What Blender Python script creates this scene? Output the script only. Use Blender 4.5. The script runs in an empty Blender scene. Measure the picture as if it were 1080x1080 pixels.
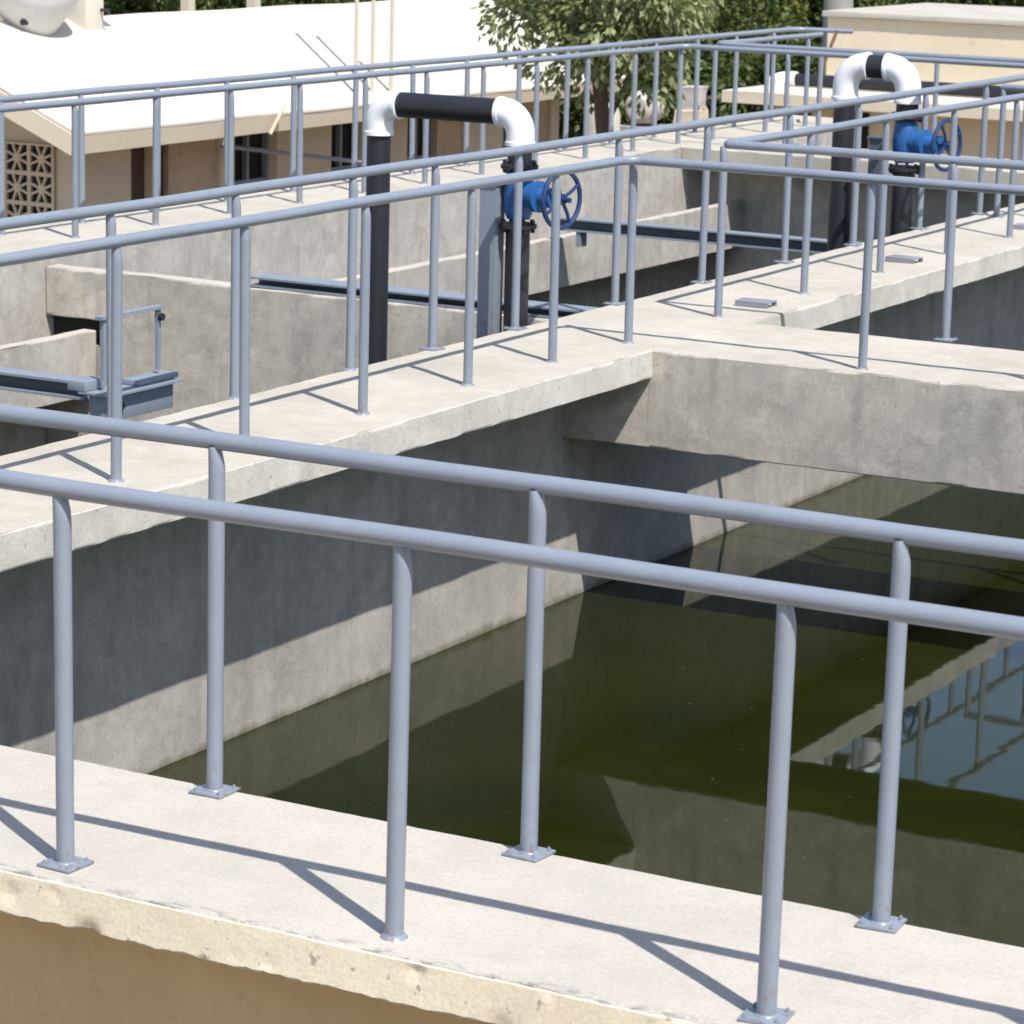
import bpy, bmesh, math, random
from mathutils import Vector, Matrix, noise
rad = math.radians
S = bpy.context.scene
COL = S.collection
random.seed(11)

# ------------------------------------------------------------------ materials
def new_mat(name):
    m = bpy.data.materials.new(name); m.use_nodes = True
    nt = m.node_tree; nt.nodes.clear()
    out = nt.nodes.new('ShaderNodeOutputMaterial')
    b = nt.nodes.new('ShaderNodeBsdfPrincipled')
    nt.links.new(b.outputs[0], out.inputs[0])
    return m, nt, b
def N(nt, t, **kw):
    n = nt.nodes.new(t)
    for k, v in kw.items():
        if k in n.inputs: n.inputs[k].default_value = v
        else: setattr(n, k, v)
    return n
def coords(nt, scale=(1, 1, 1)):
    g = N(nt, 'ShaderNodeNewGeometry'); mp = N(nt, 'ShaderNodeMapping')
    mp.inputs['Scale'].default_value = scale
    nt.links.new(g.outputs['Position'], mp.inputs[0]); return mp.outputs[0]
def noise_tex(nt, vec, scale, detail=4, rough=.55, dist=0):
    n = N(nt, 'ShaderNodeTexNoise'); n.inputs['Scale'].default_value = scale
    n.inputs['Detail'].default_value = detail; n.inputs['Roughness'].default_value = rough
    n.inputs['Distortion'].default_value = dist
    nt.links.new(vec, n.inputs['Vector']); return n.outputs[0]
def ramp(nt, fac, stops):
    r = N(nt, 'ShaderNodeValToRGB'); cr = r.color_ramp
    while len(cr.elements) < len(stops): cr.elements.new(.5)
    for e, (p, c) in zip(cr.elements, stops):
        e.position = p; e.color = (c[0], c[1], c[2], 1) if not isinstance(c, (int, float)) else (c, c, c, 1)
    nt.links.new(fac, r.inputs[0]); return r.outputs[0]
def mix(nt, fac, a, b, mode='MIX'):
    m = N(nt, 'ShaderNodeMix', data_type='RGBA', blend_type=mode)
    for i, v in ((0, fac), (6, a), (7, b)):
        if hasattr(v, 'links') or hasattr(v, 'is_linked'): nt.links.new(v, m.inputs[i])
        elif isinstance(v, (int, float)): m.inputs[i].default_value = v
        else: m.inputs[i].default_value = (v[0], v[1], v[2], 1)
    return m.outputs[2]
def bump(nt, b, h, strength, dist=.01):
    n = N(nt, 'ShaderNodeBump'); n.inputs['Strength'].default_value = strength
    n.inputs['Distance'].default_value = dist
    nt.links.new(h, n.inputs['Height']); nt.links.new(n.outputs[0], b.inputs['Normal'])

def concrete(name, light, dark, stain=(.16, .14, .12), stain_amt=.5, streak=.35, rough=.92, pits=.3, blotch=0, bmp=.12):
    m, nt, b = new_mat(name)
    v = coords(nt)
    big = noise_tex(nt, v, 1.3, 6, .62, .3)
    c = ramp(nt, big, [(.32, dark), (.62, light)])
    med = noise_tex(nt, v, 7, 6, .7)
    c = mix(nt, ramp(nt, med, [(.36, .35 * stain_amt + .1), (.56, 0)]), c, stain)
    if blotch:
        b1 = noise_tex(nt, v, 2.6, 7, .68, .6)
        c = mix(nt, ramp(nt, b1, [(.48, 0), (.66, blotch)]), c, stain)
        b2 = noise_tex(nt, v, 5.2, 6, .7, .4)
        c = mix(nt, ramp(nt, b2, [(.54, 0), (.70, blotch * .8)]), c, tuple(min(1, x * 1.5) for x in light))
    sv = coords(nt, (5.5, 5.5, .55))
    st = noise_tex(nt, sv, 1.6, 5, .65)
    c = mix(nt, ramp(nt, st, [(.50, 0), (.72, streak)]), c, stain)
    fine = noise_tex(nt, v, 85, 3, .6)
    c = mix(nt, .22, c, ramp(nt, fine, [(.35, .55), (.65, 1.25)]), 'MULTIPLY')
    pit = noise_tex(nt, v, 32, 2, .5)
    c = mix(nt, ramp(nt, pit, [(.27, pits), (.33, 0)]), c, (.12, .10, .085))
    nt.links.new(c, b.inputs['Base Color']); b.inputs['Roughness'].default_value = rough
    b.inputs['Specular IOR Level'].default_value = .25
    h = mix(nt, .5, fine, med)
    bump(nt, b, h, bmp, .012)
    return m
def paint(name, col, rough=.4, var=.12, dirt=(.2, .17, .13), dirt_amt=.15, spec=.5, bumpy=.05, scale=6):
    m, nt, b = new_mat(name)
    v = coords(nt)
    n1 = noise_tex(nt, v, scale, 5, .65)
    c = mix(nt, ramp(nt, n1, [(.35, var), (.65, 0)]), col, tuple(x * .6 for x in col))
    n2 = noise_tex(nt, v, scale * 5, 4, .7)
    c = mix(nt, ramp(nt, n2, [(.58, 0), (.72, dirt_amt)]), c, dirt)
    nt.links.new(c, b.inputs['Base Color'])
    nt.links.new(ramp(nt, n1, [(.3, min(1, rough + .15)), (.7, rough)]), b.inputs['Roughness'])
    b.inputs['Specular IOR Level'].default_value = spec
    bump(nt, b, n2, bumpy, .01)
    return m

M = {}
M['top'] = concrete('concrete_walk', (.495, .456, .398), (.43, .395, .345), stain=(.30, .28, .26), stain_amt=.28, streak=.0, pits=.12)
M['top2'] = concrete('concrete_walk_weathered', (.50, .46, .392), (.41, .375, .318), stain=(.28, .255, .22), stain_amt=.3, streak=.06, pits=.2, blotch=.15)
M['slab_edge'] = concrete('concrete_slab_edge', (.60, .57, .51), (.48, .455, .40), stain=(.28, .26, .22), stain_amt=.35, streak=.15, pits=.4, blotch=.2)  # paler than the top; brightness of the overexposed edge is in the colour
M['face'] = concrete('concrete_face', (.55, .50, .43), (.43, .395, .345), stain=(.22, .20, .175), stain_amt=.6, streak=.4, blotch=.42)
M['wall'] = concrete('concrete_tank_wall', (.43, .395, .345), (.335, .31, .275), stain=(.17, .165, .155), stain_amt=.5, streak=.3, blotch=.3)
M['pale'] = concrete('concrete_pale', (.47, .445, .405), (.38, .355, .32), stain=(.22, .195, .165), stain_amt=.6, streak=.4, blotch=.4)
M['cream_edge'] = concrete('cream_painted_edge', (.78, .69, .53), (.70, .61, .46), stain=(.46, .41, .35), stain_amt=.2, streak=.04, pits=.55, bmp=.15)
M['top_dirty'] = M['top'].copy(); M['top_dirty'].name = 'concrete_walk_scuffed_edge'
nt = M['top_dirty'].node_tree; b = [x for x in nt.nodes if x.type == 'BSDF_PRINCIPLED'][0]
src = b.inputs['Base Color'].links[0].from_socket
g = N(nt, 'ShaderNodeNewGeometry'); sp_ = N(nt, 'ShaderNodeSeparateXYZ'); nt.links.new(g.outputs['Position'], sp_.inputs[0])
mr = N(nt, 'ShaderNodeMapRange'); nt.links.new(sp_.outputs[1], mr.inputs[0])
for k_, v_ in ((1, -.050), (2, -.098), (3, 0), (4, 1)): mr.inputs[k_].default_value = v_
n_ = noise_tex(nt, coords(nt, (9, 22, 9)), 1.5, 6, .75, .5)
mm = N(nt, 'ShaderNodeMath', operation='MULTIPLY'); nt.links.new(mr.outputs[0], mm.inputs[0]); nt.links.new(ramp(nt, n_, [(.50, 0), (.58, .85)]), mm.inputs[1])
nt.links.new(mix(nt, mm.outputs[0], src, (.20, .185, .18)), b.inputs['Base Color'])
for key in ('wall',):
    nt = M[key].node_tree; b = [x for x in nt.nodes if x.type == 'BSDF_PRINCIPLED'][0]
    src = b.inputs['Base Color'].links[0].from_socket
    g = N(nt, 'ShaderNodeNewGeometry'); sp_ = N(nt, 'ShaderNodeSeparateXYZ'); nt.links.new(g.outputs['Position'], sp_.inputs[0])
    n_ = noise_tex(nt, coords(nt, (3, 3, 1.2)), 2.0, 5, .65)
    ma = N(nt, 'ShaderNodeMath', operation='MULTIPLY_ADD'); nt.links.new(n_, ma.inputs[0]); ma.inputs[1].default_value = -.11; nt.links.new(sp_.outputs[2], ma.inputs[2])
    mr = N(nt, 'ShaderNodeMapRange'); nt.links.new(ma.outputs[0], mr.inputs[0])
    for k_, v_ in ((1, -1.463), (2, -1.423), (3, .75), (4, 0)): mr.inputs[k_].default_value = v_
    c_ = mix(nt, mr.outputs[0], src, (.12, .105, .06))
    nt.links.new(c_, b.inputs['Base Color'])
M['tan'] = paint('tan_wall_paint', (.53, .385, .215), .85, .35, (.24, .17, .1), .35, .2, .25, 2.5)
M['rail'] = paint('grey_blue_rail_paint', (.222, .252, .302), .26, .22, (.16, .16, .17), .12, .5, .05, 9)
nt = M['rail'].node_tree; b = [x for x in nt.nodes if x.type == 'BSDF_PRINCIPLED'][0]
src = b.inputs['Base Color'].links[0].from_socket
g = N(nt, 'ShaderNodeNewGeometry'); sp_ = N(nt, 'ShaderNodeSeparateXYZ'); nt.links.new(g.outputs['Position'], sp_.inputs[0])
mr = N(nt, 'ShaderNodeMapRange'); nt.links.new(sp_.outputs[2], mr.inputs[0])
for k_, v_ in ((1, .11), (2, .0), (3, .03), (4, .8)): mr.inputs[k_].default_value = v_
n_ = noise_tex(nt, coords(nt, (30, 30, 14)), 2.0, 5, .7, .3)
mm = N(nt, 'ShaderNodeMath', operation='MULTIPLY'); nt.links.new(mr.outputs[0], mm.inputs[0]); nt.links.new(ramp(nt, n_, [(.54, 0), (.62, 1)]), mm.inputs[1])
c_ = mix(nt, mm.outputs[0], src, (.20, .12, .075))
n2_ = noise_tex(nt, coords(nt, (26, 26, 60)), 3.0, 3, .6)
c_ = mix(nt, ramp(nt, n2_, [(.66, 0), (.70, .4)]), c_, (.36, .39, .44))
nt.links.new(c_, b.inputs['Base Color'])
M['steel'] = paint('grey_steel_paint', (.22, .255, .30), .45, .25, (.12, .12, .12), .3)
M['darksteel'] = paint('dark_steel', (.075, .095, .12), .45, .3, (.04, .04, .04), .3)
M['galv'] = paint('zinc', (.24, .24, .29), .4, .25, (.2, .2, .22), .3)
M['black'] = paint('black_pipe_coat', (.016, .018, .024), .42, .3, (.08, .075, .07), .3, .5, .04, 5)
M['white'] = paint('white_plastic', (.80, .80, .82), .38, .1, (.5, .47, .42), .25, .5, .03, 6)
M['tankgrey'] = paint('shade_greyed_white_tank', (.66, .65, .63), .6, .2, (.4, .38, .35), .3, .3)  # white greyed down to carry the shaded underside, plus dirt flecks
M['oldwhite'] = paint('dirty_white_plastic', (.55, .50, .46), .6, .4, (.3, .25, .2), .5, .3, .15, 5)
M['blue'] = paint('blue_valve_paint', (.02, .105, .31), .35, .35, (.01, .02, .06), .5, .5, .1, 14)
M['navy'] = paint('navy_wheel_paint', (.013, .035, .12), .35, .2, (.02, .02, .03), .3)
M['roof'] = paint('white_roof_paint', (.58, .535, .46), .8, .08, (.7, .66, .6), .2, .2, .1, 1.2)
M['cream'] = paint('cream_render', (.72, .62, .46), .85, .18, (.42, .33, .22), .3, .2, .12, 1.6)
M['fascia'] = paint('cream_fascia', (.68, .59, .46), .85, .12, (.5, .42, .3), .2, .2, .1, 2)
M['brick'] = paint('brown_wall', (.54, .42, .30), .9, .5, (.13, .08, .06), .5, .15, .2, 3)
M['plaster'] = paint('beige_wall', (.64, .54, .415), .9, .25, (.3, .23, .17), .3, .15, .1, 2)
M['dark'] = paint('unlit_interior', (.012, .011, .011), .8, .2, (.03, .02, .02), .2)  # near-black colour stands in for the unlit depth behind openings
M['doorbrown'] = paint('brown_door', (.085, .045, .028), .6, .3)
M['bark'] = paint('bark', (.15, .10, .075), .95, .5, (.05, .035, .025), .5, .1, .6, 8)
M['polegrey'] = paint('grey_pole', (.33, .31, .28), .9, .3, (.2, .18, .16), .3)
M['palepole'] = paint('pale_pole', (.56, .50, .40), .6, .1)
M['rust'] = paint('rust', (.16, .08, .05), .8, .4)
M['wood'] = paint('pale_wood', (.62, .50, .34), .7, .2)

def leaf_mat(name, c1, c2):
    m, nt, b = new_mat(name)
    v = coords(nt)
    n = noise_tex(nt, v, 1.5, 3, .6); n2 = noise_tex(nt, v, 14, 2, .5)
    c = ramp(nt, n, [(.35, c1), (.65, c2)])
    c = mix(nt, .5, c, ramp(nt, n2, [(.3, .5), (.7, 1.5)]), 'MULTIPLY')
    nt.links.new(c, b.inputs['Base Color']); b.inputs['Roughness'].default_value = .5
    b.inputs['Specular IOR Level'].default_value = .4
    out = [x for x in nt.nodes if x.type == 'OUTPUT_MATERIAL'][0]
    tr = N(nt, 'ShaderNodeBsdfTranslucent'); nt.links.new(c, tr.inputs[0])
    ms = N(nt, 'ShaderNodeMixShader'); ms.inputs[0].default_value = .25
    nt.links.new(b.outputs[0], ms.inputs[1]); nt.links.new(tr.outputs[0], ms.inputs[2])
    nt.links.new(ms.outputs[0], out.inputs[0])
    return m
M['leafA'] = leaf_mat('leaf_olive', (.10, .125, .024), (.25, .25, .055))
M['leafB'] = leaf_mat('leaf_dark', (.038, .064, .016), (.12, .15, .035))
M['leafC'] = leaf_mat('leaf_pale', (.13, .17, .05), (.34, .37, .18))

# water
m, nt, b = new_mat('green_tank_water')
v = coords(nt)
b.inputs['Roughness'].default_value = .024; b.inputs['IOR'].default_value = 1.33
n = noise_tex(nt, v, .9, 4, .5)
c = ramp(nt, n, [(.35, (.0095, .0130, .0022)), (.65, (.0150, .0175, .0028))])
sp = noise_tex(nt, v, 28, 1, .5)
c = mix(nt, ramp(nt, sp, [(.80, 0), (.82, .6)]), c, (.12, .11, .07))
nt.links.new(c, b.inputs['Base Color'])
b.inputs['Specular Tint'].default_value = (1.0, .99, .56, 1)  # yellow tint stands in for the sunlit wall seen below the surface
b.inputs['Specular IOR Level'].default_value = .43
w1 = noise_tex(nt, v, 3.2, 2, .4)
bump(nt, b, w1, .010, .05)
M['water'] = m
# ground
m, nt, b = new_mat('dusty_ground')
v = coords(nt); n1 = noise_tex(nt, v, .6, 6, .7)
nt.links.new(ramp(nt, n1, [(.3, (.20, .15, .10)), (.7, (.36, .29, .21))]), b.inputs['Base Color'])
b.inputs['Roughness'].default_value = 1; bump(nt, b, noise_tex(nt, v, 9, 5, .7), .5, .05)
M['ground'] = m

# ------------------------------------------------------------------ mesh helpers
class MB:
    def __init__(s): s.bm = bmesh.new()
    def box(s, x0, x1, y0, y1, z0, z1, bev=0):
        t = bmesh.new(); bmesh.ops.create_cube(t, size=1)
        for q in t.verts:
            q.co = Vector(((x0 + x1) / 2 + q.co.x * (x1 - x0), (y0 + y1) / 2 + q.co.y * (y1 - y0), (z0 + z1) / 2 + q.co.z * (z1 - z0)))
        if bev: bmesh.ops.bevel(t, geom=t.edges[:], offset=bev, segments=2, affect='EDGES', profile=.6)
        return s.merge(t)
    def merge(s, t, mat=None):
        if mat is not None: bmesh.ops.transform(t, matrix=mat, verts=t.verts)
        me = bpy.data.meshes.new('tmp'); t.to_mesh(me); t.free(); s.bm.from_mesh(me); bpy.data.meshes.remove(me); return s
    def prism(s, pts, y0, y1, axis='y'):
        # pts: 2-D outline; extruded along axis
        t = bmesh.new()
        def P(a, b, c): return Vector((a, c, b)) if axis == 'y' else (Vector((c, a, b)) if axis == 'x' else Vector((a, b, c)))
        A = [t.verts.new(P(a, b, y0)) for a, b in pts]; B = [t.verts.new(P(a, b, y1)) for a, b in pts]
        t.faces.new(A); t.faces.new(B[::-1]); n = len(pts)
        for i in range(n): t.faces.new((A[i], B[i], B[(i + 1) % n], A[(i + 1) % n]))
        bmesh.ops.recalc_face_normals(t, faces=t.faces[:])
        return s.merge(t)
    def tube(s, pts, r, seg=16, caps=True, radii=None):
        pts = [Vector(p) for p in pts]
        t = bmesh.new(); rings = []
        d = (pts[1] - pts[0]).normalized()
        u = d.orthogonal().normalized()
        for i, p in enumerate(pts):
            if i == 0: dd = pts[1] - pts[0]
            elif i == len(pts) - 1: dd = pts[-1] - pts[-2]
            else: dd = (pts[i + 1] - p).normalized() + (p - pts[i - 1]).normalized()
            dd.normalize(); u = (u - dd * u.dot(dd)).normalized(); w = dd.cross(u)
            rr = radii[i] if radii else r
            rings.append([t.verts.new(p + (u * math.cos(a) + w * math.sin(a)) * rr) for a in [2 * math.pi * k / seg for k in range(seg)]])
        for a, b_ in zip(rings, rings[1:]):
            for k in range(seg): t.faces.new((a[k], a[(k + 1) % seg], b_[(k + 1) % seg], b_[k]))
        if caps: t.faces.new(rings[0][::-1]); t.faces.new(rings[-1])
        bmesh.ops.recalc_face_normals(t, faces=t.faces[:])
        return s.merge(t)
    def lathe(s, prof, origin, axis='z', seg=24):
        pts = []; t = bmesh.new(); rings = []
        for r, h in prof:
            ring = []
            for k in range(seg):
                a = 2 * math.pi * k / seg; x, y = r * math.cos(a), r * math.sin(a)
                co = (x, y, h) if axis == 'z' else ((h, x, y) if axis == 'x' else (x, h, y))
                ring.append(t.verts.new(Vector(origin) + Vector(co)))
            rings.append(ring)
        for a, b_ in zip(rings, rings[1:]):
            for k in range(seg): t.faces.new((a[k], a[(k + 1) % seg], b_[(k + 1) % seg], b_[k]))
        t.faces.new(rings[0]); t.faces.new(rings[-1])
        bmesh.ops.recalc_face_normals(t, faces=t.faces[:])
        return s.merge(t)
    def torus(s, c, R, r, axis='x', seg=36, ss=10):
        t = bmesh.new(); rings = []
        for i in range(seg):
            a = 2 * math.pi * i / seg; ring = []
            for k in range(ss):
                q = 2 * math.pi * k / ss; rr = R + r * math.cos(q); h = r * math.sin(q)
                x, y = rr * math.cos(a), rr * math.sin(a)
                ring.append(t.verts.new(Vector(c) + Vector((h, x, y) if axis == 'x' else (x, y, h))))
            rings.append(ring)
        for i in range(seg):
            a, b_ = rings[i], rings[(i + 1) % seg]
            for k in range(ss): t.faces.new((a[k], a[(k + 1) % ss], b_[(k + 1) % ss], b_[k]))
        bmesh.ops.recalc_face_normals(t, faces=t.faces[:])
        return s.merge(t)

def obj(name, mb, mat, parent=None, origin=(0, 0, 0), smooth=True, angle=35):
    """link the collected shapes (in scene metres) as one mesh object; origin = where its thing stands"""
    me = bpy.data.meshes.new(name)
    bm = mb.bm if isinstance(mb, MB) else mb
    bm.to_mesh(me); bm.free()
    me.transform(Matrix.Translation(-Vector(origin)))
    mats = mat if isinstance(mat, (list, tuple)) else [mat]
    for q in mats: me.materials.append(q)
    if smooth:
        for p in me.polygons: p.use_smooth = True
        me.set_sharp_from_angle(angle=rad(angle))
    o = bpy.data.objects.new(name, me); COL.objects.link(o)
    if parent: o.parent = parent
    else: o.location = origin
    return o
def tag(o, label, cat, group=None):
    o['label'] = label; o['category'] = cat
    if group: o['group'] = group
    return o
def thing(name, label, cat, loc, group=None):
    o = bpy.data.objects.new(name, None); COL.objects.link(o); o.location = loc
    o.empty_display_size = .2
    return tag(o, label, cat, group)
def structure(o): o['kind'] = 'structure'; return o

def lattice(a, b, step, edge=.02):
    n = max(1, int(round((b - a) / step))); L = [a + (b - a) * i / n for i in range(n + 1)]
    if edge and b - a > 4 * edge: L = sorted(set(L + [a + edge, b - edge, a + edge * .35, b - edge * .35]))
    return L
def rough_box(x0, x1, y0, y1, z0, z1, step=.06, amp=.003, chip=.012, edge=.018, seed=0, extra=None, mb=None, face_mat=None, soft=''):
    xs, ys, zs = lattice(x0, x1, step, edge), lattice(y0, y1, step, edge), lattice(z0, z1, step, edge)
    bm = bmesh.new(); V = {}
    def vert(i, j, k):
        key = (i, j, k)
        if key not in V: V[key] = bm.verts.new((xs[i], ys[j], zs[k]))
        return V[key]
    nx, ny, nz = len(xs) - 1, len(ys) - 1, len(zs) - 1
    for i in range(nx):
        for j in range(ny):
            bm.faces.new((vert(i, j, nz), vert(i + 1, j, nz), vert(i + 1, j + 1, nz), vert(i, j + 1, nz)))
            bm.faces.new((vert(i, j, 0), vert(i, j + 1, 0), vert(i + 1, j + 1, 0), vert(i + 1, j, 0)))
    for i in range(nx):
        for k in range(nz):
            f = bm.faces.new((vert(i, 0, k), vert(i + 1, 0, k), vert(i + 1, 0, k + 1), vert(i, 0, k + 1)))
            if face_mat in ('-y', 'both'): f.material_index = 1
            bm.faces.new((vert(i, ny, k), vert(i, ny, k + 1), vert(i + 1, ny, k + 1), vert(i + 1, ny, k)))
    for j in range(ny):
        for k in range(nz):
            f = bm.faces.new((vert(nx, j, k), vert(nx, j + 1, k), vert(nx, j + 1, k + 1), vert(nx, j, k + 1)))
            if face_mat in ('+x', 'both'): f.material_index = 1
            bm.faces.new((vert(0, j, k), vert(0, j, k + 1), vert(0, j + 1, k + 1), vert(0, j + 1, k)))
    C = Vector(((x0 + x1) / 2, (y0 + y1) / 2, (z0 + z1) / 2))
    off = Vector((seed * 7.3, seed * 3.1, seed * 1.7))
    for v in bm.verts:
        p = v.co.copy(); d = Vector((min(p.x - x0, x1 - p.x), min(p.y - y0, y1 - p.y), min(p.z - z0, z1 - p.z)))
        for ax, an in enumerate('xyz'):
            if '-' + an in soft and abs(p[ax] - (x0, y0, z0)[ax]) < edge: d[ax] = 9
            if '+' + an in soft and abs(p[ax] - (x1, y1, z1)[ax]) < edge: d[ax] = 9
        near = sum(1 for q in d if q < edge * .2)
        mid = sum(1 for q in d if q < edge * .6)
        nv = noise.noise_vector(p * 6 + off) * amp + noise.noise_vector(p * 23 + off) * amp * .6
        v.co += nv
        if near >= 2:   # on an edge: round it and break it
            c = .004 + max(0, noise.noise(p * 9 + off) - .05) * chip * 1.2 + max(0, noise.noise(p * 3.1 + off) - .25) * chip * 2
            for ax in range(3):
                if d[ax] < edge * .2: v.co[ax] += c * (1 if p[ax] < C[ax] else -1)
        if extra: extra(v, p)
    bmesh.ops.recalc_face_normals(bm, faces=bm.faces[:])
    if mb is None: mb = MB()
    me = bpy.data.meshes.new('tmp'); bm.to_mesh(me); bm.free(); mb.bm.from_mesh(me); bpy.data.meshes.remove(me)
    return mb

def fillet(pts, r, n=8):
    pts = [Vector(p) for p in pts]; out = [pts[0]]
    for a, b_, c in zip(pts, pts[1:], pts[2:]):
        u = (a - b_).normalized(); w = (c - b_).normalized()
        ang = u.angle(w); t = r / math.tan(ang / 2)
        p0 = b_ + u * t; p1 = b_ + w * t; ctr = b_ + (u + w).normalized() * (r / math.sin(ang / 2))
        for i in range(n + 1):
            f = i / n; v0 = p0 - ctr; v1 = p1 - ctr; th = v0.angle(v1)
            out.append(ctr + (v0 * math.sin((1 - f) * th) + v1 * math.sin(f * th)) / math.sin(th))
    out.append(pts[-1]); return out

# ------------------------------------------------------------------ camera
CAM = Vector((4.7115, -5.8269, 2.4563)); yaw, pitch, roll, fpx = .4982, .2098, .0264, 3246.85
f = Vector((-math.sin(yaw) * math.cos(pitch), math.cos(yaw) * math.cos(pitch), -math.sin(pitch)))
r = f.cross(Vector((0, 0, 1))).normalized(); u = r.cross(f)
r2 = r * math.cos(roll) + u * math.sin(roll); u2 = -r * math.sin(roll) + u * math.cos(roll)
cam = bpy.data.cameras.new('camera'); co = bpy.data.objects.new('camera', cam); COL.objects.link(co)
co.matrix_world = Matrix(((r2.x, u2.x, -f.x, CAM.x), (r2.y, u2.y, -f.y, CAM.y), (r2.z, u2.z, -f.z, CAM.z), (0, 0, 0, 1)))
cam.sensor_width = 36; cam.lens = fpx / 1080 * 36; cam.clip_start = .1; cam.clip_end = 3000
cam.dof.use_dof = True; cam.dof.focus_distance = 10.5; cam.dof.aperture_fstop = 11
S.camera = co

# ------------------------------------------------------------------ light
SUN = Vector((.53, -.333, .95)).normalized()
el = math.asin(SUN.z); az = math.atan2(SUN.x, SUN.y)
w = bpy.data.worlds.new('World'); S.world = w; w.use_nodes = True
nt = w.node_tree; nt.nodes.clear()
sky = nt.nodes.new('ShaderNodeTexSky'); sky.sky_type = 'NISHITA'; sky.sun_disc = False
sky.sun_elevation = el; sky.sun_rotation = az; sky.altitude = 100; sky.dust_density = 1.2; sky.ozone_density = 1.2
bg = nt.nodes.new('ShaderNodeBackground'); bg.inputs[1].default_value = .114
wo = nt.nodes.new('ShaderNodeOutputWorld'); nt.links.new(sky.outputs[0], bg.inputs[0]); nt.links.new(bg.outputs[0], wo.inputs[0])
sl = bpy.data.lights.new('sun', 'SUN'); sl.energy = 4.0; sl.angle = rad(.5); sl.color = (1, .965, .91)
so = bpy.data.objects.new('sun', sl); COL.objects.link(so)
so.rotation_euler = (-SUN).to_track_quat('-Z', 'Y').to_euler()
S.view_settings.view_transform = 'Standard'; S.view_settings.look = 'None'; S.view_settings.exposure = .62; S.view_settings.gamma = 1

# ------------------------------------------------------------------ setting
ZW = -1.408; ZG = -2.9
mb = MB(); t = bmesh.new(); bmesh.ops.create_grid(t, x_segments=2, y_segments=2, size=900); mb.merge(t, Matrix.Translation((0, 0, ZG)))
structure(obj('ground', mb, M['ground'], smooth=False))
def sheet(name, x0, x1, y0, y1, z, mat):
    mb = MB(); vs = [mb.bm.verts.new(q) for q in ((x0, y0, z), (x1, y0, z), (x1, y1, z), (x0, y1, z))]; mb.bm.faces.new(vs)
    return obj(name, mb, mat, smooth=False)
structure(sheet('water', -2.66, 3.72, .24, 19.3, ZW, M['water']))
structure(sheet('water', -7.15, -2.94, .24, 19.3, ZW - .02, M['water']))

# near walkway on the cream tank wall
o = thing('walkway', 'bright concrete walkway slab on the cream painted tank wall in the foreground', 'walkway', (1, .3, 0))
def chips(v, p):
    for cx, cz, s in ((.46, -.112, .014), (1.6, -.11, .008), (2.05, 0, .008), (.23, -.06, .008)):
        dx = (p.x - cx) / (.022 + s * .5); dz = (p.z - cz) / .022
        k = math.exp(-dx * dx - dz * dz)
        if p.y < -.05: v.co.y += s * k
        if p.y < -.085:
            v.co.y += max(0, noise.noise(p * 20) - .5) * .007; v.co.z += noise.noise(p * 31 + Vector((3, 3, 3))) * (.0016 if p.z < -.10 else .0003)
        if p.y < -.05 and p.z < -.08: v.co.z += s * .3 * k * (1 if cx == .46 else 0)
mb = rough_box(-3.05, 3.72, -.105, .745, -.115, 0, step=.016, amp=.0012, chip=.0025, seed=1, extra=chips, face_mat='-y')
obj('slab', mb, [M['top_dirty'], M['cream_edge']], o, o.location, angle=50)
mb = rough_box(-3.0, 3.7, .08, .40, ZG, -.118, step=.25, amp=.004, chip=.0, edge=0, seed=2)
obj('tank_wall', mb, M['tan'], o, o.location)

# second walkway, running away from the camera over the tank wall
o = thing('walkway', 'long concrete walkway crossing behind the front tank, plain slab edge over a shaded wall', 'walkway', (-2.6, 8, 0))
mb = rough_box(-3.05, -2.135, .75, 19.0, -.15, 0, step=.07, amp=.0025, chip=.007, seed=3, face_mat='both')
obj('slab', mb, [M['top2'], M['slab_edge']], o, o.location, angle=60)
mb = rough_box(-2.95, -2.65, .40, 19.3, ZG, -.152, step=.2, amp=.004, chip=.0, edge=0, seed=6)
obj('tank_wall', mb, M['wall'], o, o.location)

# cross walkway on a deep beam
o = thing('walkway', 'concrete cross walkway with a deep stained beam face spanning over the green water', 'walkway', (0, 8.8, 0))
def haunch(v, p):
    if p.y > 8.62 and p.z < -.3: v.co.z += .115 * min(1, (p.y - 8.62) / .1)
mb = rough_box(-2.15, 3.72, 8.225, 9.42, -.512, -.001, step=.08, amp=.0025, chip=.010, seed=7, face_mat='-y', soft='-x', extra=haunch)
rough_box(-2.648, -2.146, 8.226, 8.62, -.512, -.154, step=.08, amp=.0025, chip=.010, seed=7, mb=mb, face_mat='-y', soft='+x-x+z')
obj('beam_slab', mb, [M['top2'], M['face']], o, o.location, angle=60)
# right-hand side of the tank (outside the frame, shades nothing seen)
o = thing('walkway', 'concrete walkway along the far right side of the green tank', 'walkway', (4.1, 9, 0))
obj('slab', rough_box(3.725, 4.6, -.105, 19.9, -.15, 0, step=.3, amp=.002, chip=.01, seed=10), M['top2'], o, o.location)
obj('tank_wall', MB().box(3.9, 4.2, 0, 19.3, ZG, -.152), M['wall'], o, o.location)

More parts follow.
